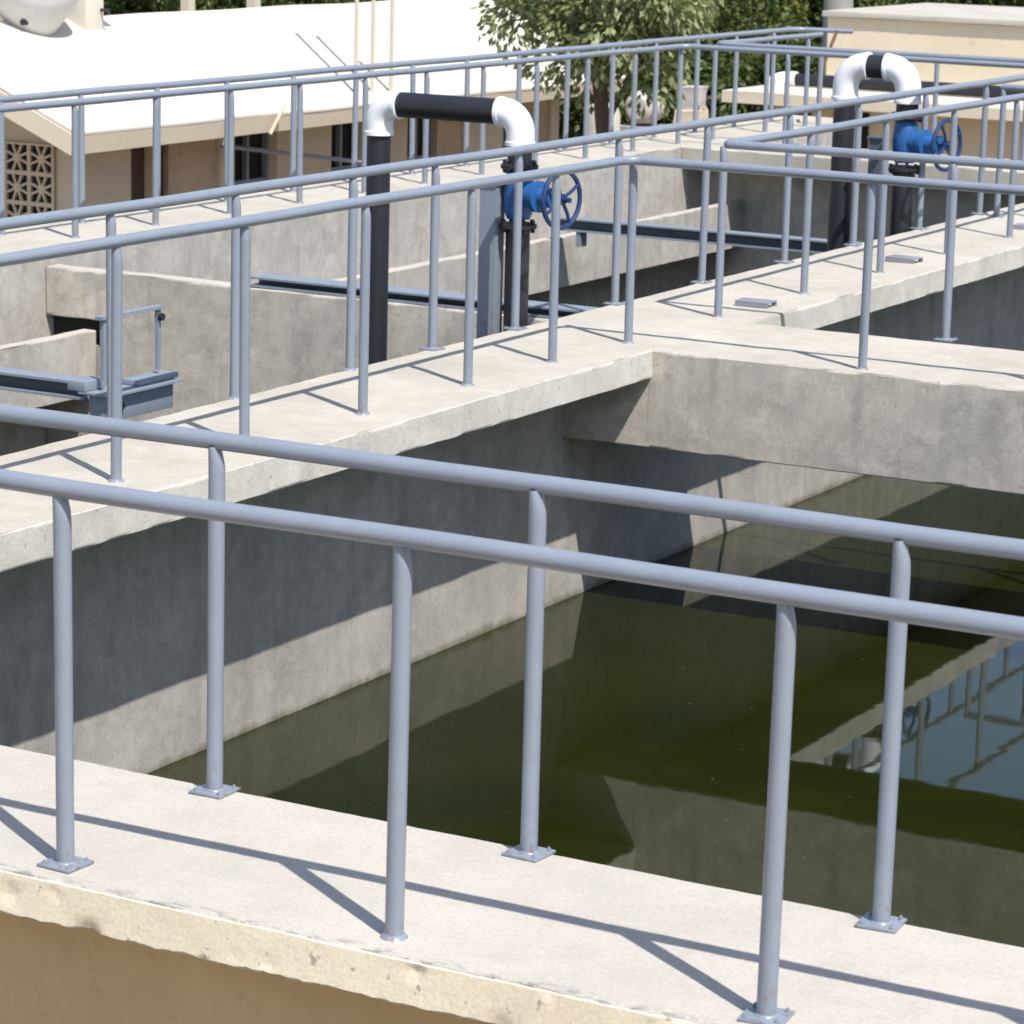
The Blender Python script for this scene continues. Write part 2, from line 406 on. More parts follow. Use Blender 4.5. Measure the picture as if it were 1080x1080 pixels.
# far wall walkway (parallel to the second) with launder trough
Z4 = -.03
o = thing('tank_wall', 'thick pale concrete tank wall with a walkway on top behind the white elbow pipes', 'wall', (-7.5, 13, Z4))
mb = rough_box(-8.0, -7.15, 2.0, 23.0, ZG, Z4, step=.12, amp=.004, chip=.012, seed=12, face_mat='+x')
obj('wall', mb, [M['top2'], M['pale']], o, o.location, angle=60)
o = thing('walkway', 'farthest concrete cross walkway with its overhanging slab shading a dark tank wall', 'walkway', (-2, 19.5, Z4))
obj('slab', rough_box(-7.148, 3.7, 18.95, 20.0, -.17, Z4, step=.12, amp=.003, chip=.012, seed=14), M['top2'], o, o.location, angle=50)
obj('tank_wall', rough_box(-7.148, 3.7, 19.45, 19.75, ZG, -.172, step=.3, amp=.003, chip=.0, edge=0, seed=15), M['face'], o, o.location)

def launder(y0, y1, label):
    o = thing('launder_trough', label, 'trough', (-6.9, (y0 + y1) / 2, -.9), 'concrete launder troughs along the far tank wall')
    obj('trough_wall', rough_box(-6.84, -6.74, y0, y1, -.93, -.52, step=.1, amp=.003, chip=.012, seed=16 + y0, face_mat='+x', soft='+y'), [M['top'], M['pale']], o, o.location, angle=50)
    obj('trough_floor', MB().box(-7.148, -6.842, y0, y1, -.93, -.85), M['pale'], o, o.location)
launder(3.0, 9.70, 'short concrete launder trough with a pale rim in front of the grey partition wall')
launder(9.88, 19.44, 'long concrete launder trough under the far walkway, behind the valve handwheel')

o = thing('partition_wall', 'thin stained concrete partition wall with a bright top edge between the left tanks', 'wall', (-5, 9.8, -.15))
mb = MB()
rough_box(-6.72, -2.955, 9.72, 9.86, ZG, -.15, step=.08, amp=.004, chip=.008, seed=20, mb=mb, face_mat='-y', soft='-x')
rough_box(-7.147, -6.70, 9.7215, 9.858, -.46, -.1515, step=.08, amp=.004, chip=.008, seed=20, mb=mb, face_mat='-y', soft='+x')
rough_box(-7.147, -6.70, 9.7215, 9.858, ZG, -.62, step=.15, amp=.003, chip=.006, seed=22, mb=mb, face_mat='-y', soft='+x')
obj('wall', mb, [M['top'], M['face']], o, o.location, angle=60)
obj('opening_shade', MB().box(-7.14, -6.74, 9.80, 9.85, -.615, -.465), M['dark'], o, o.location)  # near-black block fills the hole in place of its shade

# ------------------------------------------------------------------ railings
R_ = .0235
pm_cache = {}
def post_meshes(h, plate):
    key = (round(h, 3), plate)
    if key in pm_cache: return pm_cache[key]
    mb = MB(); rings = []
    for z, sx, dx in ((.004, 1, 0), (h - .085, 1, 0), (h - .06, .95, -.001), (h - .036, .80, -.004), (h - .012, .60, -.008)):
        rings.append([mb.bm.verts.new((R_ * .95 * sx * math.cos(a) + dx, R_ * .95 * math.sin(a), z)) for a in [2 * math.pi * k / 16 for k in range(16)]])
    for a, b_ in zip(rings, rings[1:]):
        for k in range(16): mb.bm.faces.new((a[k], a[(k + 1) % 16], b_[(k + 1) % 16], b_[k]))
    if not plate: mb.lathe([(R_ * 1.5, -.002), (R_ * 1.3, .004), (R_ * 1.08, .009), (R_ * .9, .010)], (0, 0, 0), seg=16)
    p = obj('post', mb, M['rail'])
    bp = None
    if plate:
        mb = MB().box(-.050, .050, -.050, .050, .0015, .0085, .001)
        for sx in (-1, 1):
            for sy in (-1, 1):
                mb.lathe([(.006, .0088), (.006, .0125), (.0035, .013), (.0035, .017), (.002, .018)], (sx * .037, sy * .037, 0), seg=6)
        mb.lathe([(R_ * 1.15, .0087), (R_ * 1.08, .011), (R_ * .9, .014)], (0, 0, 0), seg=16)
        bp = obj('base_plate', mb, M['rail'], p)
    pm_cache[key] = (p, bp, [True])
    return pm_cache[key]
def railing(label, paths, posts, h=.95, z=0.0, no_plate=(), fr=.06):
    o = thing('railing', label, 'railing', (posts[0][0], posts[0][1], z), 'grey blue pipe railings round the tanks')
    mb = MB()
    for pth in paths:
        P = [(x, y, z + h) for x, y in pth]
        F = fillet(P, fr) if len(P) > 2 else [Vector(q) for q in P]
        G = [F[0]]
        for a, b_ in zip(F, F[1:]):
            n = max(1, int((b_ - a).length / .25))
            for k in range(1, n + 1):
                q = a.lerp(b_, k / n)
                G.append(q + Vector((noise.noise(q * .9), noise.noise(q * .9 + Vector((9, 9, 9))), noise.noise(q * 1.1 + Vector((4, 0, 2))))) * .0045)
        mb.tube(G, R_ * 1.03, 18)
    obj('top_rail', mb, M['rail'], o, o.location)
    for i, (x, y) in enumerate(posts):
        if no_plate == 'all' : plate_on = False
        else: plate_on = i not in no_plate
        p, bp, first = post_meshes(h, plate_on)
        if first[0]: first[0] = False; q, b2 = p, bp
        else:
            q = p.copy(); COL.objects.link(q); b2 = None
            if bp: b2 = bp.copy(); COL.objects.link(b2); b2.parent = q; b2.matrix_parent_inverse = Matrix()
        q.parent = o
        q.location = (x - posts[0][0], y - posts[0][1], 0)
        q.rotation_euler = (random.uniform(-.005, .005), random.uniform(-.005, .005), random.uniform(-.12, .12))
    return o
A = [(.315 + .943 * k, .005) for k in range(-3, 4)]
railing('nearest pipe railing on the outer edge of the foreground walkway', [[(-3.0, 0), (3.7, 0)]], A, no_plate=(4,))
B = [(.28 + .952 * k, .705) for k in range(-3, 4)]
railing('second pipe railing from the camera, on the water side of the foreground walkway', [[(-2.3, .711), (3.7, .711)]], B)
xC = -2.365; xF = -3.04
Cp = [(xC, y) for y in (1.1, 2.05, 2.98, 3.9, 4.81, 5.76, 6.71, 7.56)] + [(xC + .02, 8.36)] + [(xC + 1.34 + 1.15 * k, 8.335) for k in range(4)]
railing('L shaped pipe railing turning the corner onto the near edge of the cross walkway', [[(xC, .75), (xC, 8.325), (3.7, 8.325)]], Cp, no_plate='all', fr=.10)
Ep = [(xC, 9.5), (xC, 10.68), (xC, 11.85), (xC, 13.0), (xC, 14.18), (xC, 15.3), (xC, 16.5), (xC, 17.7)] + [(-1.03 + 1.3 * k, 9.50) for k in range(4)]
railing('corner pipe railing along the far edge of the cross walkway and on beyond it', [[(xC, 18.8), (xC, 9.5165), (3.7, 9.5165)]], Ep, no_plate=(0, 1, 2, 3, 4, 5, 6, 7), fr=.03)
Fp = [(xF, y) for y in (1.1, 2.05, 2.95, 3.87, 4.80, 5.74, 6.74, 7.53, 8.40, 9.57, 10.71, 11.92, 13.04, 14.22, 15.41, 16.6, 17.8)]
o = railing('long straight pipe railing beside the black riser pipes, far edge of the long walkway', [[(xF, .75), (xF, 18.8)]], Fp, no_plate=(5, 6))
Z4r = Z4; H4 = .872
Gp = [(-7.285, 10.22 + .892 * k) for k in range(-6, 10)] + [(-7.285, 19.15)] + [(-6.25 + 1.1 * k, 19.16) for k in range(9)]
railing('inner pipe railing on the far tank wall, turning right along the farthest walkway', [[(-7.285, 4.0), (-7.285, 19.17), (3.6, 19.17)]], Gp, h=H4, z=Z4, no_plate='all', fr=.12)
Jp = [(-7.24, 19.78), (-7.22, 20.9), (-7.2, 21.8)] + [(-6.2 + 1.1 * k, 19.78) for k in range(9)]
railing('far edge pipe railing of the farthest walkway, with a short spur running back', [[(-7.2, 22.1), (-7.24, 19.78), (3.6, 19.78)]], Jp, h=H4, z=Z4, no_plate='all', fr=.1)
Hp = [(-7.73, 10.89 + .868 * k) for k in range(-7, 14)]
railing('outer pipe railing on the far tank wall, next to the white roofed building', [[(-7.73, 4.0), (-7.77, 22.72), (-7.2, 22.9)]], Hp, h=H4, z=Z4, no_plate='all', fr=.2)
# end rail across the walkway
railing('short pipe barrier rail across the long walkway at its far right end', [[(xF + .13, 15.36), (xC - .03, 15.36)]], [(xF + .15, 15.36), (xC - .08, 15.36)], h=.93)

# ------------------------------------------------------------------ pipe loops with valves
def wheel_valve(o, x, y, z, s, ox):
    """gate valve bolted in the riser: body, flanges, bonnet; handwheel axis +x"""
    mb = MB()
    mb.lathe([(.062 * s, -.13 * s), (.075 * s, -.10 * s), (.085 * s, 0), (.075 * s, .10 * s), (.062 * s, .13 * s)], (x, y, z), 'z', 20)
    mb.lathe([(.070 * s, 0.02 * s), (.066 * s, .12 * s), (.085 * s, .125 * s), (.085 * s, .155 * s), (.05 * s, .16 * s), (.042 * s, .22 * s), (.055 * s, .225 * s), (.055 * s, .25 * s), (.02 * s, .255 * s)], (x, y, z), 'x', 20)
    v = obj('valve_body', mb, M['blue'], o, ox); v.rotation_euler[2] = rad(-12)
    for zz in (.15, -.17):
        mb = MB().lathe([(.066 * s, zz * s - .016), (.097 * s, zz * s - .013), (.102 * s, zz * s - .010), (.102 * s, zz * s + .010), (.097 * s, zz * s + .013), (.066 * s, zz * s + .016)], (x, y, z), 'z', 24)
        for k in range(8):
            a = 2 * math.pi * (k + .5) / 8
            mb.lathe([(.012, zz * s - .032), (.012, zz * s + .032)], (x + .084 * s * math.cos(a), y + .084 * s * math.sin(a), z), 'z', 6)
        obj('flange', mb, M['black'], v, ox)
    mb = MB().torus((x + .30 * s, y, z), .152 * s, .013 * s)
    mb.tube([(x + .24 * s, y, z), (x + .36 * s, y, z)], .014 * s, 12)
    mb.lathe([(.03 * s, .285 * s), (.03 * s, .315 * s)], (x, y, z), 'x', 14)
    for k in range(4):
        a = math.pi / 2 * k + .5
        d = Vector((0, math.cos(a), math.sin(a)))
        c0 = Vector((x + .301 * s, y, z))
        mb.tube([c0 + d * .02 * s, c0 + d * .08 * s + Vector((.006, 0, 0)), c0 + d * .150 * s], .010 * s, 8)
    obj('handwheel', mb, M['navy'], v, ox)
def pipe_loop(label, xa, xb, y, zc, rp, bend, leg, valve_z, s, band=None):
    ox = Vector((xb, y, -1.4)); o = thing('pipe_loop', label, 'pipe', ox, 'black riser pipe loops with white elbows')
    rw = rp * 1.17
    za = zc - bend - leg
    obj('riser_pipe', MB().tube([(xa, y, ZG + .2), (xa, y, za + .01)], rp, 28), M['black'], o, ox)
    def elbow(xs, sgn):
        P = fillet([(xs, y, za), (xs, y, zc), (xs + sgn * (bend + .02), y, zc)], bend * .98, 12)
        mb = MB().tube(P, rw, 28)
        for z0 in (za, ): mb.lathe([(rw * 1.0, -.0), (rw * 1.07, .002), (rw * 1.07, .022), (rw, .026)], (xs, y, z0), 'z', 28)
        mb.lathe([(rw, -.012), (rw * 1.06, -.010), (rw * 1.06, .012), (rw, .014)], (xs + sgn * (bend + .008), y, zc), 'x', 28)
        obj('elbow', mb, M['white'], o, ox)
    elbow(xa, 1); elbow(xb, -1)
    obj('cross_pipe', MB().tube([(xa + bend + .012, y, zc), (xb - bend - .012, y, zc)], rp * 1.04, 28), M['black'], o, ox)
    mb = MB().tube([(xb, y, valve_z + .14 * s), (xb, y, za + .01)], rp, 28)
    mb.tube([(xb, y, ZG + .2), (xb, y, valve_z - .15 * s)], rp, 28)
    obj('riser_pipe', mb, M['black'], o, ox)
    wheel_valve(o, xb, y, valve_z, s, ox)
    return o
YP = 8.70
pipe_loop('nearer black pipe loop with two white elbows and a blue valve, wide black cross pipe', -4.085, -3.20, YP, 1.115, .066, .115, .06, .68, 1.0)
YQ = 14.2
pipe_loop('farther pipe loop with a short black band between its white elbows and a blue valve', -3.63, -3.165, YQ, 1.10, .077, .150, .09, .60, 1.12)

def column(label, x0, x1, y0, y1, ztop, mat):
    ox = ((x0 + x1) / 2, (y0 + y1) / 2, -1.4)
    o = thing('support_column', label, 'column', ox, 'steel columns beside the pipe loops')
    mb = MB()   # channel section: web and two flanges
    mb.box(x0, x1, y0, y0 + .012, ZG + .2, ztop); mb.box(x0, x0 + .012, y0 + .0125, y1, ZG + .2, ztop); mb.box(x1 - .012, x1, y0 + .0125, y1, ZG + .2, ztop)
    obj('channel', mb, mat, o, ox)
    obj('cap_plate', MB().box(x0 - .015, x1 + .015, y0 - .015, y1 + .015, ztop + .001, ztop + .012), mat, o, ox)
column('pale grey steel channel column beside the nearer blue valve', -3.385, -3.285, 8.60, 8.70, .74, M['rail'])
column('dark teal steel channel column beside the farther blue valve', -3.36, -3.275, 14.02, 14.12, .62, M['darksteel'])

# ------------------------------------------------------------------ steelwork in the left tanks
def channel(name, label, x0, x1, y, z, wdt, hgt, legs=()):
    ox = ((x0 + x1) / 2, y, z)
    o = thing(name, label, 'steel beam', ox, 'steel channel beams over the left tanks')
    mb = MB()
    mb.box(x0, x1, y + wdt - .01, y + wdt, z, z + hgt)
    mb.box(x0, x1, y, y + wdt - .0105, z + hgt - .012, z + hgt)
    mb.box(x0, x1, y, y + wdt - .0105, z, z + .012)
    obj('beam', mb, M['steel'], o, ox)
    obj('web', MB().box(x0 + .005, x1 - .005, y + wdt * .55, y + wdt * .62, z + .0125, z + hgt - .0125), M['darksteel'], o, ox)
    for lx in legs:
        obj('leg', MB().box(lx - .02, lx + .02, y + .01, y + wdt - .02, z - .12, z - .001), M['steel'], o, ox)
    return o
channel('channel_beam', 'grey steel channel lying on top of the thin partition wall', -5.62, -2.97, 9.735, -.146, .19, .062)
channel('channel_beam', 'long grey steel channel crossing the launder trough behind the valve wheel', -6.72, -3.08, 15.75, -.44, .14, .10, legs=(-6.5,))
channel('channel_beam', 'nearest steel channel reaching from the left frame edge to the small gate frame', -6.9, -3.80, 5.62, -.075, .12, .085)
# gate frame
ox = (-3.62, 5.7, -.1)
o = thing('penstock_gate', 'small steel gate lifting frame at the end of the nearest channel', 'gate', ox)
mb = MB()
obj('base', MB().box(-3.66, -3.648, 5.47, 5.98, -.13, -.01, .002).box(-3.56, -3.548, 5.47, 5.98, -.13, -.01, .002).box(-3.6475, -3.5605, 5.47, 5.482, -.13, -.01, .002).box(-3.70, -3.51, 5.44, 6.01, -.006, .004), M['steel'], o, ox)
obj('bracket', MB().box(-3.76, -3.66, 5.44, 5.60, .006, .05, .003).box(-3.66, -3.56, 5.72, 6.04, .006, .030, .002), M['steel'], o, ox)
for yy in (5.52, 5.95): obj('upright', MB().box(-3.625, -3.605, yy - .011, yy + .011, .05, .335), M['steel'], o, ox)
obj('crossbar', MB().box(-3.64, -3.595, 5.49, 5.98, .337, .352), M['steel'], o, ox)
obj('bolt', MB().lathe([(.018, 0), (.018, .02)], (-3.604, 5.95, .30), 'x', 8).lathe([(.02, 0), (.02, .02)], (-3.547, 5.55, -.06), 'x', 8), M['black'], o, ox)

# loose bent plates on the long walkway
def plate(x, y, rz, label):
    mb = MB().box(-.10, .10, -.085, .055, .022, .030, .001)
    mb.box(-.10, .10, -.085, -.078, .0005, .0215); mb.box(.07, .10, .048, .055, .0005, .0215)
    me = obj('steel_plate', mb, M['galv']); me.location = (x, y, 0.002); me.rotation_euler[2] = rz
    tag(me, label, 'plate', 'loose zinc plates on the long walkway')
plate(-2.38, 10.05, .05, 'loose zinc plate beside the corner railing post, nearest of the plates')
plate(-2.45, 12.48, -.05, 'loose zinc plate lying midway along the far part of the walkway')
plate(-2.42, 14.75, .1, 'loose zinc plate at the right edge of the photo, farthest along the walkway')

# ------------------------------------------------------------------ low white roofed building at left
ox = Vector((-13, 17.5, ZG))
bld = thing('building', 'low cream building with a bright white pitched roof beyond the left tanks', 'building', ox)
XE = -12.0; Y0 = 16.55; Y1 = 27.5; zb, zt = -.27, -.07; rise = .82; half = 2.0
# roof: two slopes with thickness
def roof_slope(sgn, name):
    bm = bmesh.new(); th = .022
    ny = 40; nx = 12; V = {}
    for lay in (0, 1):
        for i in range(nx + 1):
            for j in range(ny + 1):
                fx = i / nx; x = XE - half + sgn * half * fx; y = Y0 + (Y1 - Y0) * j / ny
                z = zt + rise * (1 - fx) - .03 * fx * (j / ny) + noise.noise((x * .8, y * .8, 0)) * .012 - lay * th + .03 * (1 - fx)
                V[lay, i, j] = bm.verts.new((x, y, z))
    for i in range(nx):
        for j in range(ny):
            bm.faces.new((V[0, i, j], V[0, i + 1, j], V[0, i + 1, j + 1], V[0, i, j + 1]))
            bm.faces.new((V[1, i, j], V[1, i, j + 1], V[1, i + 1, j + 1], V[1, i + 1, j]))
    for i in range(nx):
        for j in (0, ny): bm.faces.new((V[0, i, j], V[0, i + 1, j], V[1, i + 1, j], V[1, i, j]))
    for j in range(ny):
        for i in (0, nx): bm.faces.new((V[0, i, j], V[0, i, j + 1], V[1, i, j + 1], V[1, i, j]))
    bmesh.ops.recalc_face_normals(bm, faces=bm.faces[:])
    return obj(name, bm, M['roof'], bld, ox, angle=60)
roof_slope(1, 'roof'); roof_slope(-1, 'roof')
# eave fascia, tapering, leaned in at the bottom so its face takes less sun
bm = bmesh.new(); n = 30; rows = []
for j in range(n + 1):
    y = Y0 + .01 + (Y1 - Y0 - .02) * j / n; k = j / n
    ztop = zt - .024 - .03 * k + .006
    w_ = noise.noise((y * 1.3, 0, 5)) * .006
    rows.append([bm.verts.new(q) for q in ((XE - .002 + w_, y, ztop), (XE - .05 + w_, y, zb + w_), (XE - .15, y, zb + w_), (XE - .15, y, ztop))])
for a, b_ in zip(rows, rows[1:]):
    for k in range(4): bm.faces.new((a[k], a[(k + 1) % 4], b_[(k + 1) % 4], b_[k]))
bm.faces.new(rows[0]); bm.faces.new(rows[-1][::-1]); bmesh.ops.recalc_face_normals(bm, faces=bm.faces[:])
obj('fascia', bm, M['fascia'], bld, ox)
# gable (rake) fascia at near end
mb = MB().prism([(XE - .05, zb), (XE - .002, zt - .026), (XE - half, zt + rise), (XE - 2 * half, zt - .026), (XE - 2 * half + .05, zb), (XE - half, zb + rise - .02)], Y0 - .02, Y0 + .06)
obj('fascia', mb, M['fascia'], bld, ox)
# walls
WX = XE - .75; WY = Y0 + .95
gp = [(-15.4, ZG), (WX, ZG), (WX, zb + .22), (XE - half, zb + rise - .1), (-15.4, zb + .22)]
obj('wall', MB().prism(gp, WY, WY + .2), M['plaster'], bld, ox)
obj('wall', MB().prism(gp, 27.0, 27.2), M['plaster'], bld, ox)
obj('wall', MB().box(-15.4, -15.2, WY + .21, 26.99, ZG, zb + .2), M['plaster'], bld, ox)
obj('ceiling', MB().box(-15.19, WX - .21, WY + .21, 26.99, zb + .05, zb + .10), M['dark'], bld, ox)
# front wall in bays: (y0, y1, kind)
ys = [WY + .201, 18.42, 18.78, 18.90, 19.10, 19.95, 20.20, 20.99, 22.04, 22.75, 23.62, 24.35, 24.92, 25.8, 26.2, 26.99]
kinds = ['plaster', 'door', 'pier', 'door', 'brick', 'pier', 'dark', 'plaster', 'dark', 'plaster', 'dark', 'brick', 'plaster', 'dark', 'brick']
for a, b_, k in zip(ys, ys[1:], kinds):
    if k in ('plaster', 'pier'): obj('wall_pier', MB().box(WX - .2, WX, a, b_, ZG, zb + .24), M['plaster'], bld, ox)
    elif k == 'brick': obj('wall_panel', MB().box(WX - .2, WX - .04, a, b_, ZG, zb + .24), M['brick'], bld, ox)
    elif k == 'door':
        d = obj('door', MB().box(WX - .15, WX - .10, a, b_, ZG, zb + .2), M['doorbrown'], bld, ox)
    else:
        fr = MB(); fr.box(WX - .16, WX - .10, a, a + .05, ZG + .9, zb + .2); fr.box(WX - .16, WX - .10, b_ - .05, b_, ZG + .9, zb + .2)
        fr.box(WX - .16, WX - .10, (a + b_) / 2 - .02, (a + b_) / 2 + .02, ZG + .9, zb + .2)
        fr.box(WX - .16, WX - .10, a + .051, (a + b_) / 2 - .021, -.9, -.86); fr.box(WX - .16, WX - .10, (a + b_) / 2 + .021, b_ - .051, -.9, -.86)
        fr = obj('window', fr, M['steel'], bld, ox)
        obj('pane', MB().box(WX - .20, WX - .17, a + .001, b_ - .001, ZG + .9, zb + .2), M['dark'], fr, ox)
        obj('wall_panel', MB().box(WX - .2, WX, a, b_, ZG, ZG + .9), M['plaster'], bld, ox)
# pierced block screen on the gable wall
mb = MB(); cell = .285; x1 = -12.95; z1 = -.30
for ci in range(6):
    for cj in range(5):
        cx = x1 - cell * (ci + .5); cz = z1 - cell * (cj + .5); yb = WY - .045
        for (a, b_, c_, d_) in ((cx - cell / 2, cx + cell / 2, cz + cell / 2 - .02, cz + cell / 2), (cx - cell / 2, cx + cell / 2, cz - cell / 2, cz - cell / 2 + .02)):
            mb.box(a + .0005, b_ - .0005, yb, yb + .04, c_, d_)
        mb.box(cx - cell / 2 + .0005, cx - cell / 2 + .02, yb, yb + .04, cz - cell / 2 + .0205, cz + cell / 2 - .0205)
        mb.box(cx + cell / 2 - .02, cx + cell / 2 - .0005, yb, yb + .04, cz - cell / 2 + .0205, cz + cell / 2 - .0205)
        mb.lathe([(.045, -.02), (.045, .018)], (cx, yb + .022, cz), 'y', 10)
        for k in range(8):
            a = math.pi / 8 + math.pi / 4 * k; R1 = .127 / max(abs(math.cos(a)), abs(math.sin(a)))
            t = bmesh.new(); bmesh.ops.create_cube(t, size=1)
            bmesh.ops.scale(t, vec=(R1 - .03, .03, .021), verts=t.verts)
            mb.merge(t, Matrix.Translation((cx, yb + .019, cz)) @ Matrix.Rotation(-a, 4, 'Y') @ Matrix.Translation(((R1 + .03) / 2, 0, 0)))
scr = obj('breeze_block_screen', mb, M['plaster'], bld, ox, smooth=False)
obj('backing', MB().box(x1 - cell * 6, x1, WY - .012, WY - .003, z1 - cell * 5, z1), M['dark'], scr, ox)  # near-black board stands in for the shade behind the pierced blocks
# gutter outlet and thin conduit
obj('gutter_outlet', MB().tube([(XE + .03, 18.98, -.04), (XE + .05, 18.95, -.12), (XE + .04, 18.86, -.34)], .032, 10), M['steel'], bld, ox)
obj('conduit', MB().tube([(WX + .25, 19.6, -.42), (WX + .42, 20.6, -.56), (WX + .45, 22.4, -.80)], .022, 8), M['galv'], bld, ox)

# things on and by the roof
ox = Vector((-13.85, 18.35, .66))
o = thing('water_tank', 'white funnel shaped water tank standing on the roof ridge', 'water tank', ox)
obj('tank_body', MB().lathe([(.10, -.10), (.16, -.04), (.40, .26), (.47, .40), (.48, .70), (.44, .74), (.1, .80)], ox, 'z', 32), M['tankgrey'], o, ox)
obj('spout', MB().lathe([(.03, 0), (.03, .06), (.018, .07)], ox + Vector((.10, -.31, .12)), 'y', 10), M['black'], o, ox)
ox = Vector((-13.95, 19.25, .7))
o = thing('roof_vent', 'small white vent box with a grey sloped side on the roof beside the funnel tank', 'vent', ox)
obj('vent_box', MB().box(-14.15, -13.75, 19.05, 19.35, .55, 1.05, .01), M['roof'], o, ox)
obj('hood', MB().prism([(19.36, .62), (19.36, .78), (19.72, .62)], -14.1, -13.8, 'x'), M['galv'], o, ox)
obj('tap', MB().tube([(-13.745, 19.3, .86), (-13.66, 19.3, .86), (-13.65, 19.3, .82)], .018, 8), M['black'], o, ox)
for i, (yy, xx, hh, lab) in enumerate(((21.62, -12.2, 2.7, 'thin pale vent pole at the roof edge, leftmost of the three poles'), (21.95, -12.2, 2.5, 'thin pale vent pole at the roof edge, middle one of the three poles'), (22.25, -12.15, 1.35, 'thin pale vent pole at the roof edge, rightmost of the three poles'))):
    tag(obj('vent_pole', MB().tube([(xx, yy, -.12), (xx, yy, hh)], .022, 10).lathe([(.03, hh), (.032, hh + .03), (.01, hh + .05)], (xx, yy, 0), 'z', 10), M['palepole'], origin=(xx, yy, -.1)), lab, 'pole', 'pale vent poles on the white roof')
tag(obj('wood_batten', MB().tube([(-11.93, 19.60, -.27), (-11.90, 19.82, .02)], .018, 6), M['wood'], origin=(-11.93, 19.6, -.3)), 'short pale wooden batten leaning on the eave of the white roofed building', 'batten')

# ------------------------------------------------------------------ right-hand tank house
ox = Vector((-5, 27, ZG))
th = thing('tank_house', 'cream walled tank building with an overhanging white slab at upper right', 'building', ox)
obj('slab', rough_box(-10.05, 6, 26.0, 31.0, -.20, -.065, step=.4, amp=.003, chip=.01, seed=31, face_mat='-y'), [M['roof'], M['fascia']], th, ox, angle=50)
obj('wall', rough_box(-9.6, 5.8, 26.5, 26.8, ZG, -.202, step=.8, amp=.002, chip=0, edge=0, seed=32), M['cream'], th, ox)
obj('upper_wall', rough_box(-9.6, 5.8, 27.9, 28.2, -.064, .72, step=.5, amp=.004, chip=.0, edge=0, seed=33).box(-9.6, -9.4, 28.21, 31, -.064, .72), M['cream'], th, ox)
obj('roof', rough_box(-9.66, 5.9, 27.84, 31.2, .722, .785, step=.4, amp=.004, chip=.01, seed=34), M['top'], th, ox, angle=50)
for a, b_, c_, d_ in ((-9.45, -9.15, -.75, -.30), (-8.85, -8.45, -.80, -.26)):
    obj('opening_shade', MB().box(a, b_, 26.47, 26.497, c_, d_), M['dark'], th, ox)  # near-black panel on the wall paints the shade of an opening
ox = Vector((-9.8, 27.3, 0))
o = thing('pipeline', 'long black horizontal pipe with a white elbow lying on the white slab', 'pipe', ox)
obj('pipe', MB().tube([(-9.70, 27.25, .015), (5.5, 27.25, .015)], .07, 20), M['black'], o, ox)
obj('elbow', MB().tube(fillet([(-9.68, 27.25, .015), (-9.86, 27.25, .015), (-9.86, 26.95, -.03)], .12, 8), .088, 20), M['white'], o, ox)

# far yard odds and ends
def yard(px, d):   # point on the line of sight of column px at range d (metres), at ground level
    q = (f * 1 + r2 * ((px - 540) / fpx)); q.z = 0; q.normalize(); p = CAM + q * d; p.z = ZG; return p
p = yard(622, 34.2)
o = thing('water_drum', 'slim white plastic drum on a block behind the leaning tree trunk', 'drum', p)
obj('drum_body', MB().lathe([(.19, .96), (.2, 1.0), (.2, 1.7), (.215, 1.72), (.215, 1.77), (.2, 1.79), (.2, 2.6), (.17, 2.68), (.08, 2.72)], p, 'z', 28), M['oldwhite'], o, p)
obj('block', rough_box(p.x - .3, p.x + .3, p.y - .3, p.y + .3, ZG, ZG + .955, step=.2, amp=.01, chip=.03, seed=39), M['pale'], o, p)
p = yard(666, 37.0)
o = thing('barrel', 'rounded white barrel lying on a block at the edge of the bushes', 'barrel', p)
obj('barrel_body', MB().lathe([(.13, -.24), (.18, -.20), (.21, 0), (.18, .20), (.13, .24)], p + Vector((0, 0, 2.47)), 'y', 24), M['oldwhite'], o, p)
obj('block', rough_box(p.x - .25, p.x + .25, p.y - .25, p.y + .25, ZG, ZG + 2.255, step=.2, amp=.01, chip=.03, seed=40), M['pale'], o, p)
p = yard(713, 37.5)
o = thing('concrete_post', 'short broken cream concrete post in front of the dark bushes', 'post', p)
obj('shaft', rough_box(p.x - .16, p.x + .16, p.y - .16, p.y + .16, ZG, ZG + 2.42, step=.1, amp=.02, chip=.05, seed=41), M['cream'], o, p)
obj('cap', rough_box(p.x - .13, p.x + .15, p.y - .14, p.y + .12, ZG + 2.42, ZG + 2.70, step=.07, amp=.03, chip=.05, seed=42), M['oldwhite'], o, p)
p = yard(859, 40)
o = thing('utility_pole', 'thick grey concrete pole standing beside the cream tank building', 'pole', p)
obj('shaft', MB().tube([p, p + Vector((0, 0, 8))], .2, 20, radii=[.22, .15]), M['polegrey'], o, p)
obj('pole_band', MB().lathe([(.225, 2.6), (.228, 2.62), (.228, 2.68), (.222, 2.7)], p, 'z', 20), M['galv'], o, p)
for px, lab in ((196, 'pale fence post behind the roof ridge, leftmost of three'), (263, 'pale fence post behind the roof ridge, middle of three'), (404, 'pale fence post behind the roof ridge, rightmost of three')):
    p = yard(px, 41)
    tag(obj('fence_post', rough_box(p.x - .07, p.x + .07, p.y - .07, p.y + .07, ZG, ZG + 4.6, step=.25, amp=.004, chip=.01, seed=px), M['palepole'], origin=p), lab, 'post', 'pale fence posts behind the roof')
tag(obj('rusty_rod', MB().tube([(-7.22, 22.15, -.03), (-7.16, 22.0, .45), (-7.08, 22.2, .88)], .018, 8), M['rust'], origin=(-7.2, 22.1, 0)), 'bent rusty rod at the far end of the railing spur', 'rod')

